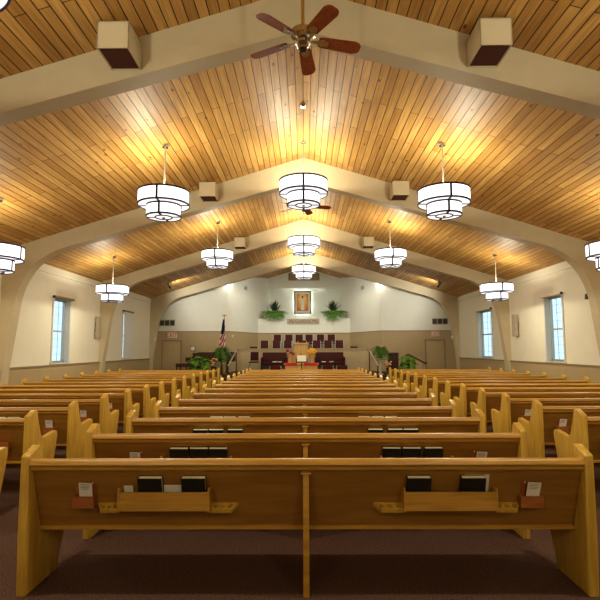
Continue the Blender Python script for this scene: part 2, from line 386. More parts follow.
def make_pew(h, racks, cups, cards, detail=True):
    root = empty('pew')
    for s in (-1, 1):
        x = sorted((s*h, s*(h-.06)))
        MB().prism(END, *x).build('end_panel', 'oakv', root, .007)
    i = h-.06
    MB().prism([(yb(.86), .86), (yb(.86)+.025, .86), (yb(.385)+.025, .385), (yb(.385), .385)], -i, i).build('backrest', 'oakd', root)
    MB().prism([(-.004, .852), (.0, .872), (.012, .884), (.035, .888), (.062, .882), (.068, .86), (.062, .80), (.045, .798), (.022, .815), (.020, .838), (.004, .842)], -i, i).build('top_rail', 'oak', root)
    MB().prism([(.163, .378), (.161, .402), (.185, .406), (.225, .400), (.225, .376)], -i, i).build('bottom_rail', 'oak', root, .003)
    MB().prism([(.20, .40), (.20, .43), (.58, .455), (.60, .44), (.60, .41), (.57, .41)], -i, i).build('seat', 'oak', root, .004)
    MB().prism([(.012, 0), (.010, .79), (.05, .80), (yb(.72)+.01, .72), (yb(.40)+.01, .40), (.50, .41), (.42, 0)], -.02, .02).box(-.034, .034, -.0, .05, .786, .80).build('center_support', 'oak', root, .003)
    if detail:
        for (a, c) in racks:
            t = .012; b = MB()
            b.prism([(.016, .548), (.018, .668), (.031, .668), (.029, .548)], a, c)
            b.prism([(.03, .541), (yb(.541)+.003, .541), (yb(.551)+.003, .551), (.03, .551)], a, c)
            for xx in (a-.002, c-t+.002): b.prism([(.012, .541), (.012, .69), (.022, .695), (yb(.685)+.003, .685), (yb(.541)+.003, .541)], xx, xx+t)
            b.build('hymnal_rack', 'oak', root)
        for (a, c, fl) in cups: cup_strip(root, a, c, fl)
        for (a, c) in cards:
            b = MB().prism([(yb(.55)-.068, .552), (yb(.55)-.075, .628), (yb(.55)-.060, .628), (yb(.55)-.058, .552)], a, c)
            b.prism([(yb(.55)-.064, .552), (yb(.552)+.003, .552), (yb(.564)+.003, .564), (yb(.55)-.064, .564)], a, c)
            for xx in (a, c-.012): b.prism([(yb(.55)-.07, .552), (yb(.55)-.07, .628), (yb(.635)+.003, .635), (yb(.552)+.003, .552)], xx, xx+.012)
            b.prism([(yb(.70)-.002, .70), (yb(.70)+.004, .70), (yb(.56)+.004, .56), (yb(.56)-.002, .56)], a+.01, c-.01)
            b.build('card_holder', 'redwood', root)
    return root
RK = [(-1.263, -.649), (.656, 1.278)]
CP = [(-1.440, -1.268, False), (-.647, -.462, True), (.462, .656, False), (1.280, 1.470, True)]
CD = [(-1.593, -1.442), (1.450, 1.602)]
HS = 1.75; XC = 4.70
SRK = [(-1.1, -.48), (.48, 1.1)]; SCD = [(-1.50, -1.345), (1.345, 1.50)]
ROW = lambda r: 2.44+r
pc, pcs = make_pew(1.92, RK, CP, CD), None
for r in range(1, 16):
    if r == 1: o = pc
    elif r <= 5: o = copy_tree(pc)
    elif r == 6: o = pcs = make_pew(1.92, [], [], [], False)
    else: o = copy_tree(pcs)
    o.location = (.008, ROW(r), 0)
    tag(o, f'oak pew of the middle block, {ORD[r-1]} row from the camera' if r < 15 else 'oak pew of the middle block, farthest row, in front of the communion table', 'pew', 'pews of the middle block')
ps, pss = make_pew(HS, SRK, [], SCD), None
first = True
for side, sx in (('left', -1), ('right', 1)):
    for r in range(2, 16):
        if r <= 7:
            o = ps if first else copy_tree(ps); first = False
        else:
            if pss is None: o = pss = make_pew(HS, [], [], [], False)
            else: o = copy_tree(pss)
        o.location = (sx*XC, ROW(r), 0)
        tag(o, f'oak pew of the {side} block, {ORD[r-1] if r > 2 else "nearest visible"} row' + (' from the camera' if 2 < r < 15 else ' by the left wall' if sx < 0 else ' by the right wall'), 'pew', f'pews of the {side} block')

# ------------------------------------------------------------------ hymnals, cards, pencils in the racks
LEAN = Matrix.Rotation(R(18), 4, 'X')
def book_mesh(wd=.162, h=.215, t=.042):
    c = MB().box(-wd/2, wd/2, -t/2, -t/2+.004, 0, h).box(-wd/2, wd/2, t/2-.004, t/2, 0, h).box(-wd/2, -wd/2+.004, -t/2, t/2, 0, h).xf(LEAN)
    p = MB().box(-wd/2+.004, wd/2-.005, -t/2+.004, t/2-.004, .004, h-.004).xf(LEAN)
    return c, p
hym0 = None
def hymnal(x, r, label, xc=0, tilt=0):
    global hym0
    if hym0 is None:
        c, p = book_mesh(); hym0 = c.build('hymnal', 'bookblack', None); p.build('pages', 'page', hym0); o = hym0
    else: o = copy_tree(hym0)
    o.location = (xc+x, ROW(r)+.1025, .5595); o.rotation_euler = (0, R(tilt), 0)
    tag(o, label, 'book', 'hymnals in the pew racks'); return o
def xpx(px, r): return at(px, 300+500*math.tan(math.atan((EYE-.68)/ROW(r))+PITCH), ROW(r))[0]
hymnal(xpx(147, 1), 1, 'black hymnal in the left rack of the nearest middle pew, left of the two')
hymnal(xpx(191, 1), 1, 'black hymnal in the left rack of the nearest middle pew, right of the two')
hymnal(xpx(419.5, 1), 1, 'black hymnal alone at the left end of the nearest pew\'s right rack')
hymnal(xpx(474.2, 1), 1, 'black hymnal at the right end of the nearest pew\'s right rack, before a white booklet')
PX = {2: [(177, 197, 216.5), (390, 412, 434)], 3: [(199, 214, 234), (374, 395.5, 411)], 4: [(215, 228.5, 243), (362, 377.5, 391)]}
for r in (2, 3, 4):
    for j, sd in ((0, 'left'), (1, 'right')):
        for q, px in enumerate(PX[r][j]):
            x = xpx(px, r); lo, hi = RK[j][0]+.008, RK[j][1]+.008; x = min(max(x, lo+.097), hi-.097)
            if q: x = max(x, last+.166)
            last = x
            hymnal(x, r, f'black hymnal in the {sd} rack of the {ORD[r-1]} middle pew, {["leftmost", "middle", "rightmost"][q]} of three')
for q, dx in enumerate((.62, .79, .98)):
    hymnal(dx, 4, f'black hymnal on the fourth left-block pew, {["leftmost", "middle", "rightmost"][q]} of three', -XC)
def sheet(name, label, cat, x, y, z, wd, h, m='paper', lean=18, t=.004, tilt=0, lines=True, group='papers in the pew racks'):
    o = MB().box(-wd/2, wd/2, -t/2, t/2, 0, h).xf(Matrix.Rotation(R(lean), 4, 'X') @ Matrix.Rotation(R(tilt), 4, 'Y')).build(name, m, None)
    o.location = (x, y, z)
    return tag(o, label, cat, group)
y1 = ROW(1)
sheet('envelope', 'white offering envelope left of the books in the nearest pew\'s left rack', 'envelope', -1.203, y1+.110, .558, .062, .15)
sheet('envelope', 'white offering envelope between the two books of the nearest pew\'s left rack', 'envelope', xpx(169, 1), y1+.110, .558, .12, .155)
sheet('booklet', 'white booklet behind the rightmost black hymnal of the nearest pew', 'booklet', xpx(478.2, 1)+.01, y1+.1262, .558, .16, .225, t=.002, tilt=0)
def card(px, r, xc, x, label, red=False, wd=.09):
    yy = ROW(r)+yb(.55)-.034
    c = sheet('visitor_card', label, 'card', x, yy, .572, wd, .158, tilt=3, group='visitor cards')
    tx = MB()
    for i in range(4): tx.box(-wd*.36, wd*(.34-.1*(i % 2)), -.0032, -.002, (.146-.011*i), (.1485-.011*i))
    tx.xf(Matrix.Rotation(R(18), 4, 'X') @ Matrix.Rotation(R(3), 4, 'Y')); tx.build('print', 'dkletter', c)
card(82, 1, 0, -1.499, 'white visitor card in the nearest pew\'s left card box')
card(533, 1, 0, 1.543, 'white visitor card in the nearest pew\'s right card box')
card(133, 2, 0, -1.499, 'white visitor card on the second middle pew, left card box')
card(480, 2, 0, 1.543, 'white visitor card on the second middle pew, right card box')
for r in (4, 5, 6):
    card(0, r, 0, -XC+1.42, f'white card in the {ORD[r-1]} left-block pew, box nearest the aisle')
    if r < 6: card(0, r, 0, XC-1.42, f'white card in the {ORD[r-1]} right-block pew, box nearest the aisle')
def pencil(x, r, label):
    o = MB().cyl((0, 0, 0), (0, 0, .16), .004, n=6).xf(LEAN).build('pencil', 'pencil', None); MB().cyl((0, 0, .16), (0, 0, .172), .004, .001, 6).xf(LEAN).build('pencil_tip', 'page', o)
    o.location = (x, ROW(r)+yb(.55)-.035, .570); tag(o, label, 'pencil', 'pencils in the card boxes')
pencil(-1.437, 1, 'pencil right of the card in the nearest pew\'s left card box')
pencil(1.484, 1, 'pencil left of the card in the nearest pew\'s right card box')
pencil(-1.435, 2, 'red pencil in the second middle pew\'s left card box')
pencil(1.482, 2, 'red pencil in the second middle pew\'s right card box')

# ------------------------------------------------------------------ pendant lamps
def make_lamp(D, drop):
    """tiered drum lamp hanging 'drop' below its canopy; D outer diameter; local z = 0 at the ceiling"""
    root = empty('pendant_lamp'); r1, r2, r3 = D/2, D*.335, D*.165; h1, h2 = D*.258, D*.235; z1 = -drop; z2 = z1-h1; z3 = z2-h2
    MB().lathe([(.001, 0.05), (.07, 0.05), (.075, -.01), (.06, -.035), (.02, -.05), (.001, -.05)], n=20).build('canopy', 'chrome', root)
    MB().cyl((0, 0, -.04), (0, 0, z1-.02), .014, n=10).build('rod', 'paletube', root)
    MB().lathe([(r1, z1), (r1, z2), ], n=48).build('upper_shade', 'gwhite', root)
    MB().lathe([(.02, z1-.05), (r1-.01, z1-.05)], n=48).build('uplight', 'gup', root)
    MB().lathe([(r2, z2-.005), (r1-.004, z2-.005)], n=48).build('upper_diffuser', 'gdown', root)
    MB().lathe([(r2, z2), (r2, z3)], n=48).build('lower_shade', 'gwhite', root)
    MB().lathe([(.001, z3-.004), (r2, z3-.004)], n=48).build('lower_diffuser', 'gdown', root)
    e = D*.017
    def ring(r, z, hh=None):
        hh = hh or e; return [(r-e*.6, z-hh), (r+e*.5, z-hh), (r+e*.5, z+hh), (r-e*.6, z+hh)]
    tr = MB()
    for r, z in ((r1, z1), (r1, z2), (r2, z2-.02), (r2, z3), (r3, z3-.006)): tr.lathe(ring(r, z), n=48, closed=True)
    tr.build('rim', 'bronze', root)
    for k in range(4):
        a = math.pi/2*k; c, sn = math.cos(a), math.sin(a); q = D*.022; o = .007
        pl = [(r1, z1), (r1, z2), (r2, z2), (r2, z3), (r3, z3)]; po = [(r1+o, z1), (r1+o, z2-o-.006), (r2+o, z2-o-.006), (r2+o, z3-o-.006), (r3, z3-o-.006)]
        prof = [(u-.004, v) for u, v in pl[:1]]+po+[(r3, z3-.004), (r2+.001, z3-.004), (r2+.001, z2-.002), (r1+.001, z2-.002)]
        m = Matrix(((c, -sn, 0, 0), (sn, c, 0, 0), (0, 0, 1, 0), (0, 0, 0, 1)))
        MB().prism(prof[1:]+[(r1+.001, z1)], -q, q, 'y').xf(m).build('strap', 'bronze', root)
    MB().ball((0, 0, z3-.02), D*.035, 12, 7, (1, 1, .7)).build('finial', 'chrome', root)
    for zz, en, rx in ((z3-.06, LAMP_BULB, 0), (z1+.03, LAMP_BULB*.72, math.pi)):     # one bulb shines down and out, one up and out
        l = bpy.data.lights.new('bulb', 'SPOT'); l.energy = en; l.color = LAMP_COL; l.shadow_soft_size = .06; l.spot_size = math.pi; l.spot_blend = .12
        lo = bpy.data.objects.new('bulb', l); COL.objects.link(lo); lo.parent = root; lo.location = (0, 0, zz); lo.rotation_euler = (rx, 0, 0)
    return root
lc = make_lamp(1.05, .90); lsd = make_lamp(.92, .88)
def lamp(src, x, y, label, fresh):
    o = src if fresh else copy_tree(src); o.location = (x, y, roof(x)-.02); tag(o, label, 'lamp', 'tiered drum pendant lamps')
    if abs(x) > 5:                       # the lamps by the side walls are dimmed
        for c in o.children:
            if c.type == 'LIGHT': c.data = c.data.copy(); c.data.energy *= .5
for i, (y, lb) in enumerate(((10.62, 'tiered drum pendant lamp on the ridge, nearest, below the ceiling fan'), (16.36, 'tiered drum pendant lamp on the ridge, middle one of three'), (22.1, 'tiered drum pendant lamp on the ridge, farthest, above the framed picture'))):
    lamp(lc, 0, y, lb, i == 0)
i = 0
for (x, y, lb) in ((-2.55, 8.9, 'large drum pendant lamp left of the nearest ridge lamp'), (2.55, 8.9, 'large drum pendant lamp right of the nearest ridge lamp'),
                   (-2.55, 14.55, 'smaller drum pendant lamp left of the middle ridge lamp'), (2.55, 14.55, 'smaller drum pendant lamp right of the middle ridge lamp'),
                   (-5.65, 9.0, 'drum pendant lamp cut by the left picture edge'), (5.65, 9.0, 'drum pendant lamp cut by the right picture edge'),
                   (-5.7, 14.75, 'drum pendant lamp before the left wall, above the window'), (5.7, 14.75, 'drum pendant lamp before the right wall, above the window'),
                   (-2.55, 3.2, 'drum pendant lamp just showing in the top left corner'), (2.55, 3.2, 'added drum pendant lamp out of view beyond the top right corner'),  # right one and those below are out of view, added for light
                   (-5.65, 3.3, 'added drum pendant lamp out of view by the left wall near the camera'), (5.65, 3.3, 'added drum pendant lamp out of view by the right wall near the camera'),
                   (-2.55, -2.45, 'added drum pendant lamp behind the camera, left'), (2.55, -2.45, 'added drum pendant lamp behind the camera, right')):
    lamp(lsd, x, y, lb, i == 0); i += 1

# ------------------------------------------------------------------ ceiling fans
def make_fan(zf, a0):
    root = empty('ceiling_fan'); d = ZR-zf
    MB().lathe([(.001, .03), (.075, .03), (.08, -.02), (.05, -.07), (.001, -.08)], n=20).build('canopy', 'chrome', root)
    MB().cyl((0, 0, -.05), (0, 0, -d+.12), .02, n=10).build('downrod', 'brass', root)
    MB().lathe([(.001, .15), (.06, .14), (.13, .10), (.135, .03), (.10, .0), (.055, -.01), (.05, -.03), (.001, -.03)], (0, 0, -d), 28).build('motor_housing', 'chrome', root)
    MB().lathe([(.001, -.02), (.085, -.025), (.09, -.06), (.06, -.10), (.03, -.115), (.001, -.12)], (0, 0, -d), 24).build('switch_cap', 'chrome', root)
    MB().cyl((0, 0, -d-.12), (0, 0, -d-.125), .045, .04, 16).build('cap_disc', 'black', root)
    for k in range(5):
        a = R(a0+72*k)
        out = [(.18, -.058), (.21, -.072), (.59, -.088), (.64, -.07), (.665, -.035), (.665, .035), (.64, .07), (.59, .088), (.21, .072), (.18, .058)]
        m = Matrix.Translation((0, 0, -d)) @ Matrix.Rotation(a, 4, 'Z') @ Matrix.Rotation(R(3), 4, 'Y') @ Matrix.Rotation(R(-13), 4, 'X')
        b = MB().prism(out, -.004, .004, 'z').xf(m).build('blade', 'cherry', root)
        MB().prism([(.09, -.02), (.16, -.022), (.22, -.055), (.29, -.03), (.30, 0), (.29, .03), (.22, .055), (.16, .022), (.09, .02)], -.012, -.005, 'z').cyl((.24, -.025, -.016), (.24, -.025, -.01), .01).cyl((.24, .025, -.016), (.24, .025, -.01), .01).xf(m).build('blade_bracket', 'chrome', b)
    return root
fz = at(304, 38, 5.3)[2]
fan = make_fan(fz, 0); fan.location = (0, 5.3, ZR-.02)
tag(fan, 'ceiling fan with five cherry blades hanging at the top centre', 'fan', 'ceiling fans'); fan.rotation_euler = (0, 0, R(11))
fan2 = copy_tree(fan); fan2.location = (0, 11.9, ZR-.02); tag(fan2, 'ceiling fan mostly hidden behind the nearest ridge lamp', 'fan', 'ceiling fans'); fan2.rotation_euler = (0, 0, R(3))

# ------------------------------------------------------------------ box speakers on the beams, wall speakers, fixtures
def make_spk():
    root = empty('beam_speaker')
    b = MB(); w2, d, h = .185, .47, .33
    b.box(-w2, w2, -d, -d+.015, 0, h).box(-w2, -w2+.015, -d, 0, 0, h).box(w2-.015, w2, -d, 0, 0, h).box(-w2, w2, -d, 0, h-.015, h).box(-w2, w2, -.015, 0, 0, h)
    b.build('cabinet', 'beam', root)
    MB().box(-w2+.015, w2-.015, -d+.015, -.015, .012, .03).build('grille', 'grille', root)
    return root
s0 = make_spk(); n = 0
for i, y in enumerate(ARCH[:3]):
    for sx in (-1, 1):
        o = s0 if n == 0 else copy_tree(s0); n += 1
        o.location = (2.225 if sx > 0 else -2.20, y, 5.09)
        tag(o, f'boxy beige speaker on the {["nearest", "second", "third"][i]} arch beam, {"left" if sx < 0 else "right"} of the ridge', 'speaker', 'speakers on the arch beams')
for sx in (-1, 1):
    t = thing('column_speaker', f'grey column speaker on the {"left" if sx < 0 else "right"} wall beside the third arch leg', 'speaker', (sx*(W-.045), 16.95 if sx < 0 else 16.65, 2.0), 0, 'column speakers')
    X = lambda a, b: sorted((sx*a, sx*b))
    MB().box(*X(-.02, .05), -.02, .02, .2, .5).build('bracket', 'bronze', t)
    MB().box(*X(-.12, .0), -.10, .10, 0, .72).build('cabinet', 'grey', t, .012)
    MB().box(*X(-.125, -.12), -.09, .09, .02, .70).box(*X(-.11, -.01), -.106, -.10, .02, .70).build('grille', 'signtan', t)
x, y, z = at(583, 296.5, 12.4)
t = thing('spot_speaker', 'small black speaker on the right wall near the picture edge', 'speaker', (W, 12.4, z-.12))
MB().box(-.06, .0, -.02, .02, .04, .1).build('bracket', 'black', t); MB().prism([(-.12, .02), (-.04, .02), (-.05, .15), (-.10, .16)], -.05, .05, 'y').build('cabinet', 'black', t, .01)
for sx in (-1, 1):
    t = thing('spotlight', f'small chrome spotlight under the dark ceiling, {"left" if sx < 0 else "right"} side', 'spotlight', (sx*5.6, 20.5, roof(5.6)-.01), 0, 'ceiling spotlights')
    MB().cyl((0, 0, .03), (0, 0, -.14), .02, n=8).build('stem', 'chrome', t)
    MB().cyl((0, -.10, -.14), (-sx*.03, .12, -.24), .05, .085, 16).build('can', 'chrome', t)
    MB().cyl((-sx*.0305, .121, -.2405), (-sx*.031, .125, -.243), .07, .07, 16).build('lens', 'gspot', t)
    l = bpy.data.lights.new('spot', 'SPOT'); l.energy = 200; l.spot_size = R(115); l.spot_blend = .8; l.color = (1, .96, .86); l.shadow_soft_size = .06
    lo = bpy.data.objects.new('bulb', l); COL.objects.link(lo); lo.parent = t; lo.location = (-sx*.035, .16, -.25)
    lo.rotation_euler = Vector((-sx*1.9, 3.0, .10)).to_track_quat('-Z', 'Y').to_euler()
for wx, lb in ((-3.45, 'far left'), (3.45, 'far right'), (-1.7, 'added left of the ridge'), (1.7, 'added right of the ridge')):   # wall washers above the chancel; the inner, unseen pair is added to brighten it
    t = thing('wall_washer', f'small lamp behind the last arch washing the white wall, {lb}', 'spotlight', (wx, 23.36, roof(wx)-.01), 0, 'wall washers')
    MB().cyl((0, 0, .03), (0, 0, -.06), .06, n=14).build('can', 'chrome', t); MB().cyl((0, 0, -.061), (0, 0, -.066), .05, n=14).build('lens', 'gspot', t)
    l = bpy.data.lights.new('wash', 'SPOT'); l.energy = 80 if abs(wx) > 3 else 210; l.spot_size = R(140); l.spot_blend = 1; l.color = (1, .98, .88); l.shadow_soft_size = .05
    lo = bpy.data.objects.new('bulb', l); COL.objects.link(lo); lo.parent = t; lo.location = (0, 0, -.09); lo.rotation_euler = (R(32), 0, 0)
t = thing('ceiling_disc', 'small round metal disc fixture on the ridge below the fan', 'fixture', (0, 8.97, ZR-.01))
MB().lathe([(.001, .04), (.065, .04), (.07, -.02), (.05, -.05), (.001, -.055)], n=20).build('base', 'chrome', t); MB().lathe([(.072, -.0), (.09, .01), (.09, .02), (.072, .02)], n=20, closed=True).build('collar', 'brass', t)

# ------------------------------------------------------------------ chancel wall things
YB = 28.4
x0, _, z1 = at(294, 291, YB-.12); x1, _, z0 = at(311.2, 314, YB-.12); cx, cz, hw, hh = (x0+x1)/2, z0, (x1-x0)/2, z1-z0
t = thing('framed_picture', 'framed golden picture of a pale robed figure, lit from behind, in the niche', 'picture', (cx, YB, cz))
fm = MB(); yf0, yf1 = -.16, -.10; b_ = .075
fm.box(-hw, -hw+b_, yf0, yf1, 0, hh).box(hw-b_, hw, yf0, yf1, 0, hh).box(-hw+b_, hw-b_, yf0, yf1, 0, b_).box(-hw+b_, hw-b_, yf0, yf1, hh-b_, hh).build('frame', 'frame', t, .01)
MB().box(-hw+b_, hw-b_, -.135, -.115, b_, hh-b_).build('mat_board', 'paper', t)
cn = bpy.data.materials.new('golden painted canvas'); n_, l_, p_ = nodes(cn); p_.inputs['Roughness'].default_value = .6
tc = n_.new('ShaderNodeTexCoord'); mp = n_.new('ShaderNodeMapping'); mp.inputs['Scale'].default_value = (1.5, 0, .9)
l_.new(tc.outputs['Object'], mp.inputs['Vector'])
mp.vector_type = 'POINT'
vl = n_.new('ShaderNodeVectorMath'); vl.operation = 'DISTANCE'; vl.inputs[1].default_value = (0, 0, .9*hh*.62)
no = n_.new('ShaderNodeTexNoise'); no.inputs['Scale'].default_value = 6; no.inputs['Detail'].default_value = 5; l_.new(tc.outputs['Generated'], no.inputs['Vector'])
ad = n_.new('ShaderNodeMath'); ad.operation = 'MULTIPLY_ADD'; ad.inputs[1].default_value = .3; l_.new(mp.outputs[0], vl.inputs[0]); l_.new(no.outputs['Fac'], ad.inputs[0]); l_.new(vl.outputs['Value'], ad.inputs[2])
rp = n_.new('ShaderNodeValToRGB'); rp.color_ramp.elements[0].position = .22; rp.color_ramp.elements[1].position = .78
rp.color_ramp.elements[0].color = (.95, .72, .22, 1); rp.color_ramp.elements[1].color = (.36, .09, .015, 1)
q = rp.color_ramp.elements.new(.5); q.color = (.80, .36, .04, 1)
l_.new(ad.outputs[0], rp.inputs[0]); l_.new(rp.outputs[0], p_.inputs['Base Color']); M['canvas'] = cn
i_ = .165; MB().box(-hw+i_, hw-i_, -.139, -.134, i_, hh-i_).build('canvas', 'canvas', t)
# the painted figure, a thin layer on the canvas
fig = MB(); H = hh-2*i_; zc_ = i_+.06*H
fig.prism([(-.10, zc_), (.10, zc_), (.075, zc_+.40*H), (.065, zc_+.58*H), (.14, zc_+.56*H), (.20, zc_+.63*H), (.185, zc_+.67*H), (.12, zc_+.645*H), (.06, zc_+.69*H), (-.06, zc_+.69*H), (-.12, zc_+.645*H), (-.185, zc_+.67*H), (-.20, zc_+.63*H), (-.14, zc_+.56*H), (-.065, zc_+.58*H), (-.075, zc_+.40*H)], -.1415, -.139, 'y')
fig.build('painted_robe', 'whitep', t)
MB().prism([(.052*math.cos(i*.45), zc_+.755*H+.07*math.sin(i*.45)) for i in range(14)], -.142, -.139, 'y').build('painted_head', 'walnut', t)
MB().box(-hw+.1, hw-.1, -.10, -.05, .1, hh-.1).build('backing_box', 'black', t)
MB().box(-hw+.12, hw-.12, -.048, -.045, .12, hh-.12).build('light_strip', 'gled', t)
for k, (a, b) in enumerate((((-hw+.09), (-hw+.1)), ((hw-.1), (hw-.09)))):
    MB().box(a, b, -.10, -.05, .1, hh-.1).build('light_strip', 'gled', t)
MB().box(-hw+.1, hw-.1, -.10, -.05, .09, .1).build('light_strip', 'gled', t); MB().box(-hw+.1, hw-.1, -.10, -.05, hh-.1, hh-.09).build('light_strip', 'gled', t)
MB().box(-.1, .1, -.05, .01, hh*.45, hh*.55).build('mount', 'black', t)
t = thing('niche_fill', 'slim added fill light hidden behind the niche header above the picture', 'light', (0, 28.09, 5.06))  # unseen glowing strip added to brighten the niche and picture
MB().box(-1.2, 1.2, -.04, .0, .03, .07).build('channel', 'alum', t); MB().box(-1.18, 1.18, -.0, .02, .035, .065).build('tube', 'gfill', t)
x0, _, z1 = at(287, 318.7, 26.57); x1, _, z0 = at(319.3, 324, 26.57)
t = thing('wall_sign', 'pale brown sign with words on the wall below the picture', 'sign', ((x0+x1)/2, 26.6, z0))
MB().box(-(x1-x0)/2, (x1-x0)/2, -.045, .005, 0, z1-z0).build('board', 'signtan', t, .006)
text('lettering', 'He Comforts Me', .235, (0, -.047, (z1-z0)*.5), (R(90), 0, 0), 'dkletter', t, .003, .92)
def vent(px0, px1, py0, py1, Y, nsec, label, nm='wall_vent', m='vent'):
    x0, _, z1 = at(px0, py0, Y); x1, _, z0 = at(px1, py1, Y); t = thing(nm, label, 'vent', ((x0+x1)/2, Y, z0), 0, 'wall vents'); a = (x1-x0)/2; h = z1-z0
    fr = MB().box(-a, a, -.03, .0, 0, .03).box(-a, a, -.03, 0, h-.03, h)
    for i in range(nsec+1): xx = -a+2*a*i/nsec; fr.box(max(-a, xx-.018), min(a, xx+.018), -.03, 0, .03, h-.03)
    fr.build('frame', 'alum' if nsec > 1 else 'grey', t); MB().box(-a+.01, a-.01, -.012, .005, .02, h-.02).build('duct', m, t)
    lv = MB()
    for i in range(1, 9): zz = .03+(h-.06)*i/9; lv.box(-a+.01, a-.01, -.025, -.012, zz-.004, zz+.004)
    lv.build('louver', 'pot' if nsec > 1 else 'grey', t)
vent(159.2, 174.6, 319.3, 325.6, 23.5, 3, 'dark three-section return vent on the left chancel wall'); vent(431.5, 447.3, 318.8, 325, 23.5, 3, 'dark three-section return vent on the right chancel wall')
def small_vent(px, sx, label):
    # on the angled wall
    t_ = .55; x = sx*(3.6-1.15*t_); y = 23.5+3.1*t_; z = at(px, 288, y)[2]
    t = thing('square_vent', label, 'vent', (x, y, z-.09), 0, 'small square vents'); t.rotation_euler = (0, 0, math.atan2(3.1, 1.15)*(-sx) + (0 if sx < 0 else 0))
    if sx < 0: t.rotation_euler = (0, 0, math.atan2(3.1, 1.15))
    else: t.rotation_euler = (0, 0, -math.atan2(3.1, 1.15))
    MB().box(-.16, .16, -.02, .01, 0, .19).build('frame', 'alum', t, .004)
    lv = MB()
    for i in range(4): lv.box(-.13, .13, -.026, -.02, .03+i*.038, .05+i*.038)
    lv.build('louver', 'grey', t)
small_vent(244, -1, 'small grey square vent on the angled wall left of the picture'); small_vent(360, 1, 'small grey square vent on the angled wall right of the picture')
t = thing('gable_vent', 'tan louvred gable vent behind the farthest ridge lamp', 'vent', (0, 27.9, EYE+3.79))
MB().prism([(-.87, 0), (.87, 0), (.87, .40), (0, .66), (-.87, .40)], -.04, 0, 'y').build('frame', 'trimtan', t)
lv = MB()
for i in range(6): lv.box(-.78, .78, -.055, -.04, .05+i*.06, .085+i*.06)
lv.build('louver', 'tan', t)
def exit_sign(px0, px1, py0, py1, label):
    Y = 23.46; x0, _, z1 = at(px0, py0, Y); x1, _, z0 = at(px1, py1, Y); t = thing('exit_sign', label, 'sign', ((x0+x1)/2, Y, z0), 0, 'exit signs'); a = (x1-x0)/2; h = z1-z0
    MB().box(-a, a, -.06, .015, 0, h).build('housing', 'exitbg', t, .006)
    text('lettering', 'EXIT', h*1.12, (0, -.062, h*.5), (R(90), 0, 0), 'redletter', t, .003, .86)
exit_sign(167.2, 176.2, 332, 337.5, 'white EXIT sign with red letters above the left chancel door'); exit_sign(430, 438.8, 332, 337, 'white EXIT sign with red letters above the right chancel door')
def device(px, py, Y, label, r=.07, rnd_=True, nm='wall_sensor', dark=False):
    x, y, z = at(px, py, Y); t = thing(nm, label, 'wall fixture', (x, Y, z-r))
    if rnd_:
        MB().cyl((0, .015, r), (0, -.03, r), r, r*.9, 20).build('rim', 'pot' if dark else 'whiteplastic', t); MB().cyl((0, -.03, r), (0, -.035, r), r*.75, r*.75, 20).build('face', 'whiteplastic', t)
    else:
        MB().box(-r*.7, r*.7, -.04, .015, 0, 2*r).build('housing', 'whiteplastic', t, .008); MB().box(-r*.4, r*.4, -.043, -.04, r*.4, r*1.2).build('face', 'grey', t)
device(192.6, 348.2, 23.47, 'round white wall clock above the grand piano', .13, True, 'wall_clock', True)
device(154.8, 339, 22.95, 'small white sensor on the last arch leg, left side', .055, False)
device(451.6, 338, 22.95, 'small white sensor on the last arch leg, right side', .065, False)
# sensor on the angled wall left
x, y, z = -3.45, 23.9, at(232, 336, 23.9)[2]
t = thing('wall_sensor', 'small white sensor on the tan wall right of the flag', 'wall fixture', (x, y-.02, z-.06)); t.rotation_euler = (0, 0, math.atan2(3.1, 1.15))
MB().box(-.06, .06, -.06, .01, 0, .12).build('housing', 'whiteplastic', t, .01); MB().box(-.03, .03, -.063, -.06, .03, .09).build('face', 'grey', t)

# ------------------------------------------------------------------ plants
def fern_mesh(n, length, up, droop, seed, wd=.05, leaf=.9, pairs=13, front=0):
    r = random.Random(seed); b = MB()
    for i in range(n):
        a = 2*math.pi*i/n+r.uniform(-.25, .25); L = length*r.uniform(.65, 1.1); u = up*r.uniform(.5, 1.25); dr = droop*r.uniform(.6, 1.3)*(1 if not front else .04+.96*max(0, -math.sin(a))); L *= 1 if not front else 1-.75*max(0, math.sin(a))
        d = Vector((math.cos(a), math.sin(a), 0)); sd = Vector((-d.y, d.x, 0)); pts = []
        for j in range(pairs+1):
            t = j/pairs; pts.append(d*(L*t)+Vector((0, 0, u*math.sin(min(1.5, t*2.0))-dr*t*t)))
        for j in range(1, pairs+1):
            p = pts[j]; t = j/pairs; ll = wd*(1.15-t*.8)*2.2; fw_ = (pts[j]-pts[j-1]).normalized(); ww = L/pairs*.42
            for s in (-1, 1):
                tip = p+sd*s*ll+fw_*ll*.35-Vector((0, 0, ll*.25))
                b.add([p-fw_*ww, p+sd*s*ll*.5-fw_*ww*.6, tip, p+sd*s*ll*.5+fw_*ww*.9, p+fw_*ww], [(0, 1, 2, 3, 4)])
    return b
def spiky_mesh(n, L, seed, wd=.022):
    r = random.Random(seed); b = MB()
    for i in range(n):
        a = r.uniform(0, 2*math.pi); el = r.uniform(.7, 1.45); l = L*r.uniform(.7, 1.1); d = Vector((math.cos(a)*math.cos(el), math.sin(a)*math.cos(el), math.sin(el))); sd = d.cross(Vector((0, 0, 1))).normalized()*wd
        pts = [d*l*t+Vector((0, 0, -.25*l*t*t*math.cos(el))) for t in (0, .35, .7, 1)]
        wf = (.5, 1, .7, .05); v = []
        for p, q in zip(pts, wf): v += [p-sd*q, p+Vector((0, 0, -.006)), p+sd*q]
        f = []
        for j in range(3): f += [(3*j, 3*j+1, 3*j+4, 3*j+3), (3*j+1, 3*j+2, 3*j+5, 3*j+4)]
        b.add(v, f)
    return b
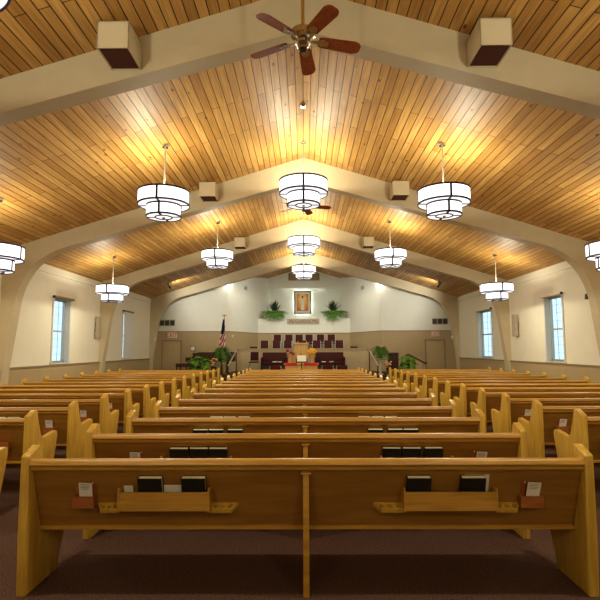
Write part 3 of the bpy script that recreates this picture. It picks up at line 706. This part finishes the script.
def leaf_mesh(n, rx, ry, z0, z1, size, seed):
    r = random.Random(seed); b = MB()
    for i in range(n):
        a = r.uniform(0, 2*math.pi); q = math.sqrt(r.random()); z = z0+(z1-z0)*r.random(); k = .78+.22*math.sin(math.pi*(z-z0)/(z1-z0)*.9)
        c = Vector((rx*q*k*math.cos(a), ry*q*k*math.sin(a), z)); s = size*r.uniform(.6, 1.25)
        m = Matrix.Rotation(a+r.uniform(-.7, .7), 3, 'Z') @ Matrix.Rotation(r.uniform(-.2, 1.1), 3, 'Y') @ Matrix.Rotation(r.uniform(-.5, .5), 3, 'X')
        sh = [(-.5, 0, 0), (-.3, -.36, -.04), (.1, -.38, -.06), (.6, 0, -.12), (.1, .38, -.06), (-.3, .36, -.04), (0, 0, .05)]
        b.add([c+m @ (Vector(p)*s) for p in sh], [(6, 0, 1), (6, 1, 2), (6, 2, 3), (6, 3, 4), (6, 4, 5), (6, 5, 0)])
    return b
def stems(n, rx, ry, z1, seed):
    r = random.Random(seed); b = MB()
    for i in range(n):
        a = r.uniform(0, 6.28); b.cyl((.03*math.cos(a), .03*math.sin(a), 0), (rx*.8*math.cos(a), ry*.8*math.sin(a), z1*r.uniform(.6, 1)), .008, .004, 5)
    return b
for sx, px in ((-1, 272.5), (1, 332.5)):
    side = 'left' if sx < 0 else 'right'
    x = sx*1.60
    t = thing('ledge_fern', f'spreading green fern on the ledge, {side} of the picture', 'fern', (x, 26.70, LEDGE+.003), 0, 'ferns on the ledge')
    MB().lathe([(.001, 0), (.08, 0), (.10, .26), (.09, .26), (.07, .22), (.001, .22)], n=20).build('pot', 'pot', t)
    fern_mesh(140, .585, .15, .40, 5+sx, .085, front=1).xf(Matrix.Diagonal((1.28, .6, 1, 1))).xf(Matrix.Translation((0, -.04, .26))).build('fronds', 'leaf', t, smooth=False)
    t = thing('spiky_plant', f'dark spiky-leaved plant behind the ledge fern, {side} of the picture', 'plant', (sx*1.6, 27.42, LEDGE+.003), 0, 'spiky plants on the ledge')
    MB().lathe([(.001, 0), (.10, 0), (.13, .40), (.115, .40), (.09, .36), (.001, .36)], n=20).build('pot', 'pot', t)
    spiky_mesh(70, .74, 11+sx, .035).xf(Matrix.Translation((0, 0, .38))).build('leaves', 'leafd', t, smooth=False)
def pedestal_fern(px, Y, zb, label, stand_m):
    x, _, ztop = at(px, 351, Y); h = ztop-zb-.1
    t = thing('potted_fern', label, 'fern', (x, Y, zb), 0, 'ferns on stands')
    s = MB().lathe([(.001, 0), (.15, 0), (.15, .02), (.04, .06), (.03, h*.5), (.05, h-.25), (.14, h-.22), (.14, h-.2), (.001, h-.2)], n=20); s.build('stand', stand_m, t)
    MB().lathe([(.001, h-.2), (.10, h-.2), (.15, h), (.135, h), (.1, h-.03), (.001, h-.03)], n=20).build('pot', 'pot', t)
    fern_mesh(84, .46, .36, .56, int(px), .05, pairs=12).xf(Matrix.Translation((0, 0, h))).build('fronds', 'leaf', t, smooth=False)
pedestal_fern(221.5, 20.5, .55, 'feathery fern on a dark stand before the grand piano', 'black')
pedestal_fern(379.8, 20.5, .55, 'feathery fern on a pale stand right of the altar steps', 'urn')
def leafy(px0, px1, top, Y, zb, label, seed):
    x0, _, zt = at(px0, top, Y); x1 = at(px1, top, Y)[0]; t = thing('leafy_plant', label, 'plant', ((x0+x1)/2, Y, zb), 0, 'broad leaf plants'); rx = (x1-x0)/2
    MB().lathe([(.001, 0), (.17, 0), (.23, .38), (.21, .38), (.18, .34), (.001, .34)], n=20).build('pot', 'pot', t)
    stems(14, rx*.8, .25, zt-zb, seed).xf(Matrix.Translation((0, 0, .3))).xf(Matrix.Diagonal((1, 1, .8, 1))).build('stems', 'stem', t)
    leaf_mesh(230, rx*1.05, .30, .32, zt-zb-.02, .17, seed).build('leaves', 'leafb', t, smooth=False)
leafy(188, 211, 355.5, 19.3, 0, 'bright broad-leaved plant in front of the grand piano', 3)
leafy(398.5, 415.5, 357, 19.3, 0, 'bright broad-leaved plant on the right, beside the side stair rail', 4)
def petals(n, rx, rz, r0, seed, c=(0, 0, 0)):
    r = random.Random(seed); b = MB()
    for i in range(n):
        p = (c[0]+r.uniform(-rx, rx), c[1]+r.uniform(-rx*.6, rx*.6), c[2]+r.uniform(-rz, rz)); b.ball(p, r0*r.uniform(.7, 1.2), 8, 6, (1, 1, .75))
    return b
def arrangement(px, py0, py1, Y, zb, label, m1):
    x, _, zt = at(px, py0, Y); zl = at(px, py1, Y)[2]; t = thing('flower_arrangement', label, 'flowers', (x, Y, zb), 0, 'flower arrangements'); c = (zt+zl)/2-zb; rz = (zt-zl)/2
    MB().lathe([(.001, 0), (.12, 0), (.05, .1), (.04, zl-zb-.25), (.11, zl-zb-.02), (.1, zl-zb-.02), (.001, zl-zb-.06)], n=18).build('vase', 'walnut', t)
    stems(10, .1, .1, c, 3).xf(Matrix.Translation((0, 0, .2))).xf(Matrix.Diagonal((1, 1, .85, 1))).build('stems', 'stem', t)
    petals(9, .11, rz*.8, .05, int(px), (0, 0, c)).build('blooms', m1, t); petals(5, .12, rz*.8, .035, int(px)+1, (0, -.02, c)).build('pale_blooms', 'whitep', t)
arrangement(213.3, 355.5, 366, 19.0, .0, 'orange and white flowers in a dark vase beside the left fern', 'orangep')
arrangement(388, 360.5, 367.5, 19.0, .0, 'orange and white flowers in a dark vase right of the right fern', 'orangep')
for px, lb in ((276, 'small green plant behind the maroon chair left of the communion table'), (327.5, 'small green plant behind the maroon chairs right of the communion table')):
    x, y, z = at(px, 365, 20.1); t = thing('low_plant', lb, 'plant', (x, 20.1, .55), 0, 'low plants')
    MB().lathe([(.001, 0), (.1, 0), (.13, .16), (.12, .16), (.001, .13)], n=16).build('pot', 'pot', t)
    fern_mesh(22, .34, .22, .18, int(px), .03, pairs=8).xf(Matrix.Translation((0, 0, .15))).build('fronds', 'leafb', t, smooth=False)

# ------------------------------------------------------------------ chancel furniture
def make_chair(arms=False):
    root = empty('stacking_chair'); b = MB()
    for s in (-1, 1):
        f = MB().tube([(s*.215, -.22, 0), (s*.215, -.21, .43), (s*.215, .20, .43), (s*.205, .26, .90)], .011, 8)
        f.build('side_frame', 'steel', root)
        MB().tube([(s*.215, .24, 0), (s*.215, .20, .43)], .014, 8).build('leg', 'steel', root)
    MB().box(-.205, .205, -.23, .21, .43, .49).build('seat', 'maroon', root, .02)
    MB().prism([(.19, .52), (.24, .52), (.29, .90), (.25, .92)], -.19, .19).build('backrest', 'maroon', root, .015)
    return root
ch0 = make_chair(); nch = 0
def chair(x, y, z, rz, label, group, tilt=0):
    global nch
    o = ch0 if nch == 0 else copy_tree(ch0); nch += 1
    o.location = (x, y, z); o.rotation_euler = (0, 0, rz); tag(o, label, 'chair', group)
CN = ['leftmost', 'second from left', 'third from left', 'fourth from left', 'fifth from left', 'sixth from left', 'rightmost']
for i, px in enumerate((277, 288.6, 299, 309, 320.5, 331.3)):
    chair(at(px, 338, 25.95)[0], 25.9, 1.42, 0, f'maroon choir chair in the back row, {CN[i] if i < 5 else "rightmost"}', 'choir chairs')
for i, px in enumerate((264, 276, 287.5, 302, 316.5, 328, 339.5)):
    chair(at(px, 344, 24.9)[0], 24.85, 1.10 if 0 < i < 6 else 1.10, 0, f'maroon choir chair in the front row, {CN[i]}', 'choir chairs')
chair(-2.52, 24.78, .80, 0, 'maroon choir chair barely showing above the low wall, far left end', 'choir chairs')
chair(2.48, 24.78, .80, 0, 'maroon choir chair barely showing above the low wall, far right end', 'choir chairs')
chair(at(253.5, 362, 22.6)[0], 22.7, .55, 0, 'maroon chair with pale frame standing left of the left settee', 'platform chairs')
for px, lb in ((275.5, 'maroon chair back left of the communion table'), (327, 'maroon chair back just right of the communion table'), (341.5, 'maroon chair back farthest right behind the pews, right of the communion table')):
    chair(at(px, 367, 18.98)[0], 18.98, .08, math.pi, lb, 'chairs before the platform')
def settee(px0, px1, Y, label, bk):
    x0, _, zt = at(px0, 352.3, Y); x1 = at(px1, 352.3, Y)[0]; a = (x1-x0)/2; t = thing('settee', label, 'settee', ((x0+x1)/2, Y, .55), 0, 'maroon settees'); h = zt-.55
    MB().prism([(.16, .38), (.24, .36), (.34, h), (.26, h)], -a+.04, a-.04).build('backrest', 'maroon', t, .02)
    MB().box(-a+.05, a-.05, -.28, .2, .30, .44).build('seat', 'maroon', t, .03)
    for s in (-1, 1):
        xx = sorted((s*a, s*(a-.06))); MB().prism([(-.28, .12), (-.28, .62), (-.24, .65), (.2, .68), (.27, .62), (.27, .12)], *xx).build('arm', 'maroon', t, .015)
        for yy in (-.24, .22): MB().cyl((s*(a-.04), yy, 0), (s*(a-.04), yy, .14), .02, .026, 8).build('leg', 'walnut', t)
    MB().box(-a+.06, a-.06, -.24, .2, .14, .30).build('apron', 'black', t)
    for k, px in enumerate(bk):
        bx = at(px, 360, Y-.1)[0]; o = MB().box(-.09, .09, -.12, .12, 0, .03).build('booklet', 'paper', None, .003); o.location = (bx, Y-.10, .992); MB().box(-.092, .092, -.122, .122, .03, .034).build('cover', 'page', o)
        tag(o, f'white booklet lying on the {"left" if px < 300 else "right"} settee, {"left" if k == 0 else "right"} one', 'booklet', 'booklets on the settees')
settee(261, 287.3, 23.1, 'maroon settee left of the pulpit', (274.4, 279.4)); settee(314.5, 344.5, 23.1, 'maroon settee right of the pulpit', (323.5, 331))
x0, _, zt = at(293, 343.2, 22.2); x1 = at(308.3, 343.2, 22.2)[0]; a = (x1-x0)/2; h = zt-.55
t = thing('pulpit', 'golden oak pulpit behind the communion table', 'pulpit', ((x0+x1)/2, 22.2, .55))
MB().prism([(-a+.02, 0), (a-.02, 0), (a-.02, h-.08), (-a+.02, h-.08)], 0, .42, 'y').build('body', 'gold', t, .01)
MB().box(-a+.10, a-.10, -.012, 0, .12, h-.2).build('front_panel', 'gold', t, .006)
MB().prism([(-.02, h-.08), (.44, h-.08), (.44, h-.10+.12), (-.02, h)], -a-.01, a+.01).build('top', 'gold', t, .008)
MB().box(-a-.01, a+.01, -.03, .44, 0, .08).build('plinth', 'gold', t, .008)
MB().box(-.02, .02, -.02, -.01, h*.45, h*.45+.28).box(-.08, .08, -.02, -.01, h*.45+.16, h*.45+.20).build('emblem', 'oakd', t)
# communion table on the step
YT = 19.05; x0, _, zt = at(283.5, 363.6, YT-.2); x1 = at(318.5, 363.6, YT-.2)[0]; a = (x1-x0)/2; h = zt-.18; xt = (x0+x1)/2
t = thing('communion_table', 'golden oak communion table in front of the pulpit', 'table', (xt, YT, .18))
MB().box(-a, a, -.24, .28, h-.04, h).build('tabletop', 'gold', t, .008)
MB().box(-a+.05, a-.05, -.20, .24, h-.32, h-.04).build('apron', 'gold', t, .006)
for sx in (-1, 1):
    for yy in (-.16, .20): MB().box(sx*(a-.10)-.045, sx*(a-.10)+.045, yy-.045, yy+.045, 0, h-.30).build('leg', 'gold', t, .006)
def cloth(px0, px1, label):
    x0 = at(px0, 364, YT)[0]; x1 = at(px1, 364, YT)[0]; c = (x0+x1)/2; b = MB(); n = 14; r = (x1-x0)/2; v = []; f = []
    for i in range(n+1):
        u = -1+2*i/n
        for j in range(9):
            w_ = -1+2*j/8; v.append((r*u, .22*w_, (.014+.006*(1-u*u)*(1-w_*w_))+.001*math.sin(u*7+w_*3)*(1-abs(u))))
    for i in range(n):
        for j in range(8): f.append((i*9+j, i*9+j+1, i*9+j+10, i*9+j+9))
    b.add(v, f); b.box(-r, r, -.262, .22, 0, .012).box(-r*.96, r*.96, -.262, -.256, -.075, .0)
    o = b.build('table_cloth', 'red', None); o.location = (c, YT+.008, zt+.002); tag(o, label, 'cloth', 'red cloths on the communion table')
cloth(284.5, 297, 'red cloth on the left end of the communion table'); cloth(303.5, 317.5, 'red cloth on the right end of the communion table')
def vase(px, label, blooms, m, big):
    x = at(px, 355, YT)[0]; zt_ = zt+.024; hh_ = at(px, 354, YT)[2]-zt_; t = thing('flower_vase', label, 'vase', (x, YT+.05, zt_), 0, 'flower vases')
    MB().lathe([(.001, 0), (.075, 0), (.07, .03), (.085, hh_*.5), (.12, hh_), (.11, hh_), (.075, hh_*.5), (.06, .04), (.001, .035)], n=24).build('glass', 'vase', t)
    stems(7, .10, .08, hh_+.05, 5).build('stems', 'stem', t)
    b = MB()
    for (bx, bz, br) in blooms: b.ball((bx, -.03, bz), br, 12, 8, (1, 1, .9))
    b.build('blooms', m, t)
vase(289.7, 'tall vase with dark red roses on the left of the communion table', ((-.09, .46, .065), (.0, .30, .075), (.12, .34, .065), (.03, .40, .05)), 'redp', 0)
vase(311.8, 'tall vase with yellow flowers on the right of the communion table', ((-.12, .42, .07), (-.04, .47, .08), (.06, .46, .08), (.13, .43, .07), (0, .40, .09), (-.09, .36, .06), (.08, .36, .06)), 'yellowp', 1)
x, _, z = at(301.5, 361.5, 18.45); t = thing('music_stand', 'black music stand in front of the communion table', 'stand', (x, 18.45, 0))
MB().cyl((0, 0, .02), (0, 0, z-.05), .018, n=10).build('pole', 'black', t)
for k in range(3):
    a_ = R(90+120*k); MB().cyl((0, 0, .14), (.2*math.cos(a_), .2*math.sin(a_)*.8, .012), .012, n=8).build('leg', 'black', t)
MB().prism([(-.10, z-.03), (-.05, z-.04), (.01, z+.10), (.0, z+.105), (-.06, z-.01), (-.10, z)], -.21, .21).build('desk', 'black', t)
o = MB().box(-.165, .165, -.003, .003, 0, .235).xf(Matrix.Rotation(R(-20), 4, 'X')).build('sheet_music', 'paper', None); o.location = (x+.0, 18.37, z+.003); tag(o, 'white sheet of music on the black music stand', 'paper')
# grand piano (keyboard to the left) and bench
xa, _, zt = at(190.5, 352, 21.2); xb = at(233, 352, 21.2)[0]; h = zt-.55; Lp = xb-xa
t = thing('grand_piano', 'dark grand piano behind the plants on the left of the platform', 'piano', (xa, 21.5, .55))
body = [(0, 0), (.95, 0), (Lp-.35, .05), (Lp-.05, .18), (Lp, .42), (Lp-.12, .72), (Lp*.62, .95), (Lp*.42, 1.3), (0, 1.35)]
MB().prism(body, h-.40, h-.03, 'z').build('case', 'walnut', t, .012)
MB().prism([(x_*1.01-.005+(.25 if x_ == 0 else 0), y_*1.01-.005) for x_, y_ in body], h-.03, h, 'z').build('lid', 'walnut', t, .006)
MB().box(-.28, .02, .05, 1.30, h-.40, h-.27).box(-.30, .02, 0, .06, h-.40, h-.22).box(-.30, .02, 1.29, 1.35, h-.40, h-.22).build('keybed', 'walnut', t, .006)
MB().box(-.26, -.04, .08, 1.27, h-.27, h-.25).build('keys', 'paper', t)
MB().prism([(-.02, h-.28), (.0, h-.28), (.25, h), (.22, h)], .06, 1.29, 'y').build('fallboard', 'walnut', t)
for (lx, ly) in ((.05, .1), (.05, 1.22), (Lp-.35, .42)):
    MB().cyl((lx, ly, .03), (lx, ly, h-.39), .045, .07, 10).build('leg', 'walnut', t); MB().cyl((lx-.02, ly, .03), (lx+.02, ly, .03), .03, n=10).build('caster', 'brass', t)
MB().box(.10, .13, .55, .8, .1, h-.39).box(.02, .14, .58, .77, .05, .1).build('pedal_lyre', 'walnut', t)
x, _, z = at(183, 363, 21.2); t = thing('piano_bench', 'dark tufted bench left of the grand piano', 'bench', (x, 21.2, .55)); h = z-.55
MB().box(-.25, .25, -.35, .35, h-.14, h).build('cushion', 'walnut', t, .03)
for sx in (-1, 1):
    for yy in (-.3, .3): MB().cyl((sx*.2, yy, 0), (sx*.2, yy, h-.12), .022, .032, 8).build('leg', 'walnut', t)
# flag on its pole
x, _, zt = at(224, 314.5, 21.2); t = thing('flag', 'american flag draped on a pole with a gold eagle, behind the left fern', 'flag', (at(224, 340, 21.2)[0], 21.2, .55)); h = zt-.55
MB().lathe([(.001, 0), (.16, 0), (.16, .03), (.03, .06), (.03, .1), (.001, .1)], n=20).build('base', 'brass', t)
MB().cyl((0, 0, .05), (0, 0, h-.12), .014, n=10).build('pole', 'gold', t)
MB().ball((0, 0, h-.10), .03).prism([(-.11, h-.01), (-.07, h-.05), (0, h-.07), (.07, h-.05), (.11, h-.01), (.10, h+.02), (.05, h-.01), (0, h+.03), (-.05, h-.01), (-.10, h+.02)], -.015, .015, 'y').build('eagle', 'brass', t)
zf0, zf1 = at(224, 347, 21.2)[2]-.55, h-.16
fb = MB(); fmi = []; nv, nu = 44, 13
def FP(u, v):     # u across the folds, v down
    wdt = .05+.20*v**.8
    return (-.02+wdt*(u*1.1-.55)-.05*v, -.02-.05*math.sin(u*math.pi*5+v*2)*(.4+.6*v)-.03, zf1-(zf1-zf0)*v-.05*math.sin(u*3.1))
for j in range(nv):
    for i in range(nu):
        u0, u1, v0, v1 = i/nu, (i+1)/nu, j/nv, (j+1)/nv; s_ = (u0+u1)/2; v_ = (v0+v1)/2
        fmi.append(2 if v_ < .48+.05*math.sin(s_*6) and s_ < .95 else (0 if int(v_*9+s_*4.2) % 2 == 0 else 1))
fb.v = [FP(i/nu, j/nv) for j in range(nv+1) for i in range(nu+1)]
fb.f = [(j*(nu+1)+i, j*(nu+1)+i+1, (j+1)*(nu+1)+i+1, (j+1)*(nu+1)+i) for j in range(nv) for i in range(nu)]
fo = fb.build('cloth', ['flagred', 'flagwhite', 'flagblue'], t)
for p, k in zip(fo.data.polygons, fmi): p.material_index = k
sm = fo.modifiers.new('thickness', 'SOLIDIFY'); sm.thickness = .005
# handrails at the steps
for sx in (-1, 1):
    X_ = -2.85 if sx < 0 else 2.74; t = thing('handrail', f'metal handrail at the platform steps, {"left" if sx < 0 else "right"} of the middle pews', 'handrail', (X_, 18.8, .18), 0, 'step handrails')
    z1 = EYE-.10-.18
    MB().tube([(0, 0, .80), (-sx*.15, 1.15, z1), (-sx*.15, 1.22, z1)], .024, 8).build('rail', 'steel', t)
    MB().cyl((0, .02, 0), (0, .02, .80), .02, n=8).build('post', 'black', t); MB().cyl((-sx*.15, 1.18, .37), (-sx*.15, 1.18, z1), .02, n=8).build('post', 'black', t)
# wooden lectern stand on the right
x0, _, zt = at(388.3, 353.5, 20.9); x1 = at(398.5, 353.5, 20.9)[0]; a = (x1-x0)/2; h = zt-.55
t = thing('lectern', 'dark brown wooden lectern between the right fern and leafy plant', 'lectern', ((x0+x1)/2, 20.9, .55))
MB().box(-a+.02, a-.02, 0, .4, .06, h-.05).build('body', 'walnut', t, .008); MB().box(-a, a, -.03, .43, 0, .06).build('plinth', 'walnut', t, .006)
MB().prism([(-.03, h-.05), (.43, h-.05), (.43, h+.03), (-.03, h)], -a, a).build('top', 'walnut', t, .006)
# side stair rail on the right
x0, _, z0 = at(405.5, 355.5, 20.9); x1, _, z1 = at(424.5, 363.5, 20.9)
t = thing('stair_rail', 'dark brown sloping stair rail beside the right chancel door', 'handrail', (x1, 20.9, 0))
MB().prism([(x0-x1, z0-.03), (x0-x1, z0+.04), (x0-x1+.12, z0+.05), (0, z1+.035), (0, z1-.035), (x0-x1+.12, z0-.02)], -.04, .04, 'y').build('rail', 'walnut', t, .008)
MB().ball((.04, 0, z1), .05, 10, 7).build('rail_end', 'walnut', t)
xm = at(414.5, 360, 20.9)[0]-x1; xn = at(421.5, 360, 20.9)[0]-x1
zl = lambda q: z0+(z1-z0)*((q-(x0-x1))/(-(x0-x1)))
MB().prism([(xm, 0), (xn, 0), (xn, zl(xn)), (xm, zl(xm))], -.02, .02, 'y').build('side_panel', 'tan', t)
MB().box(xm-.03, xm, -.03, .03, 0, zl(xm)).box(xn, xn+.03, -.03, .03, 0, zl(xn)).build('post', 'trimtan', t)
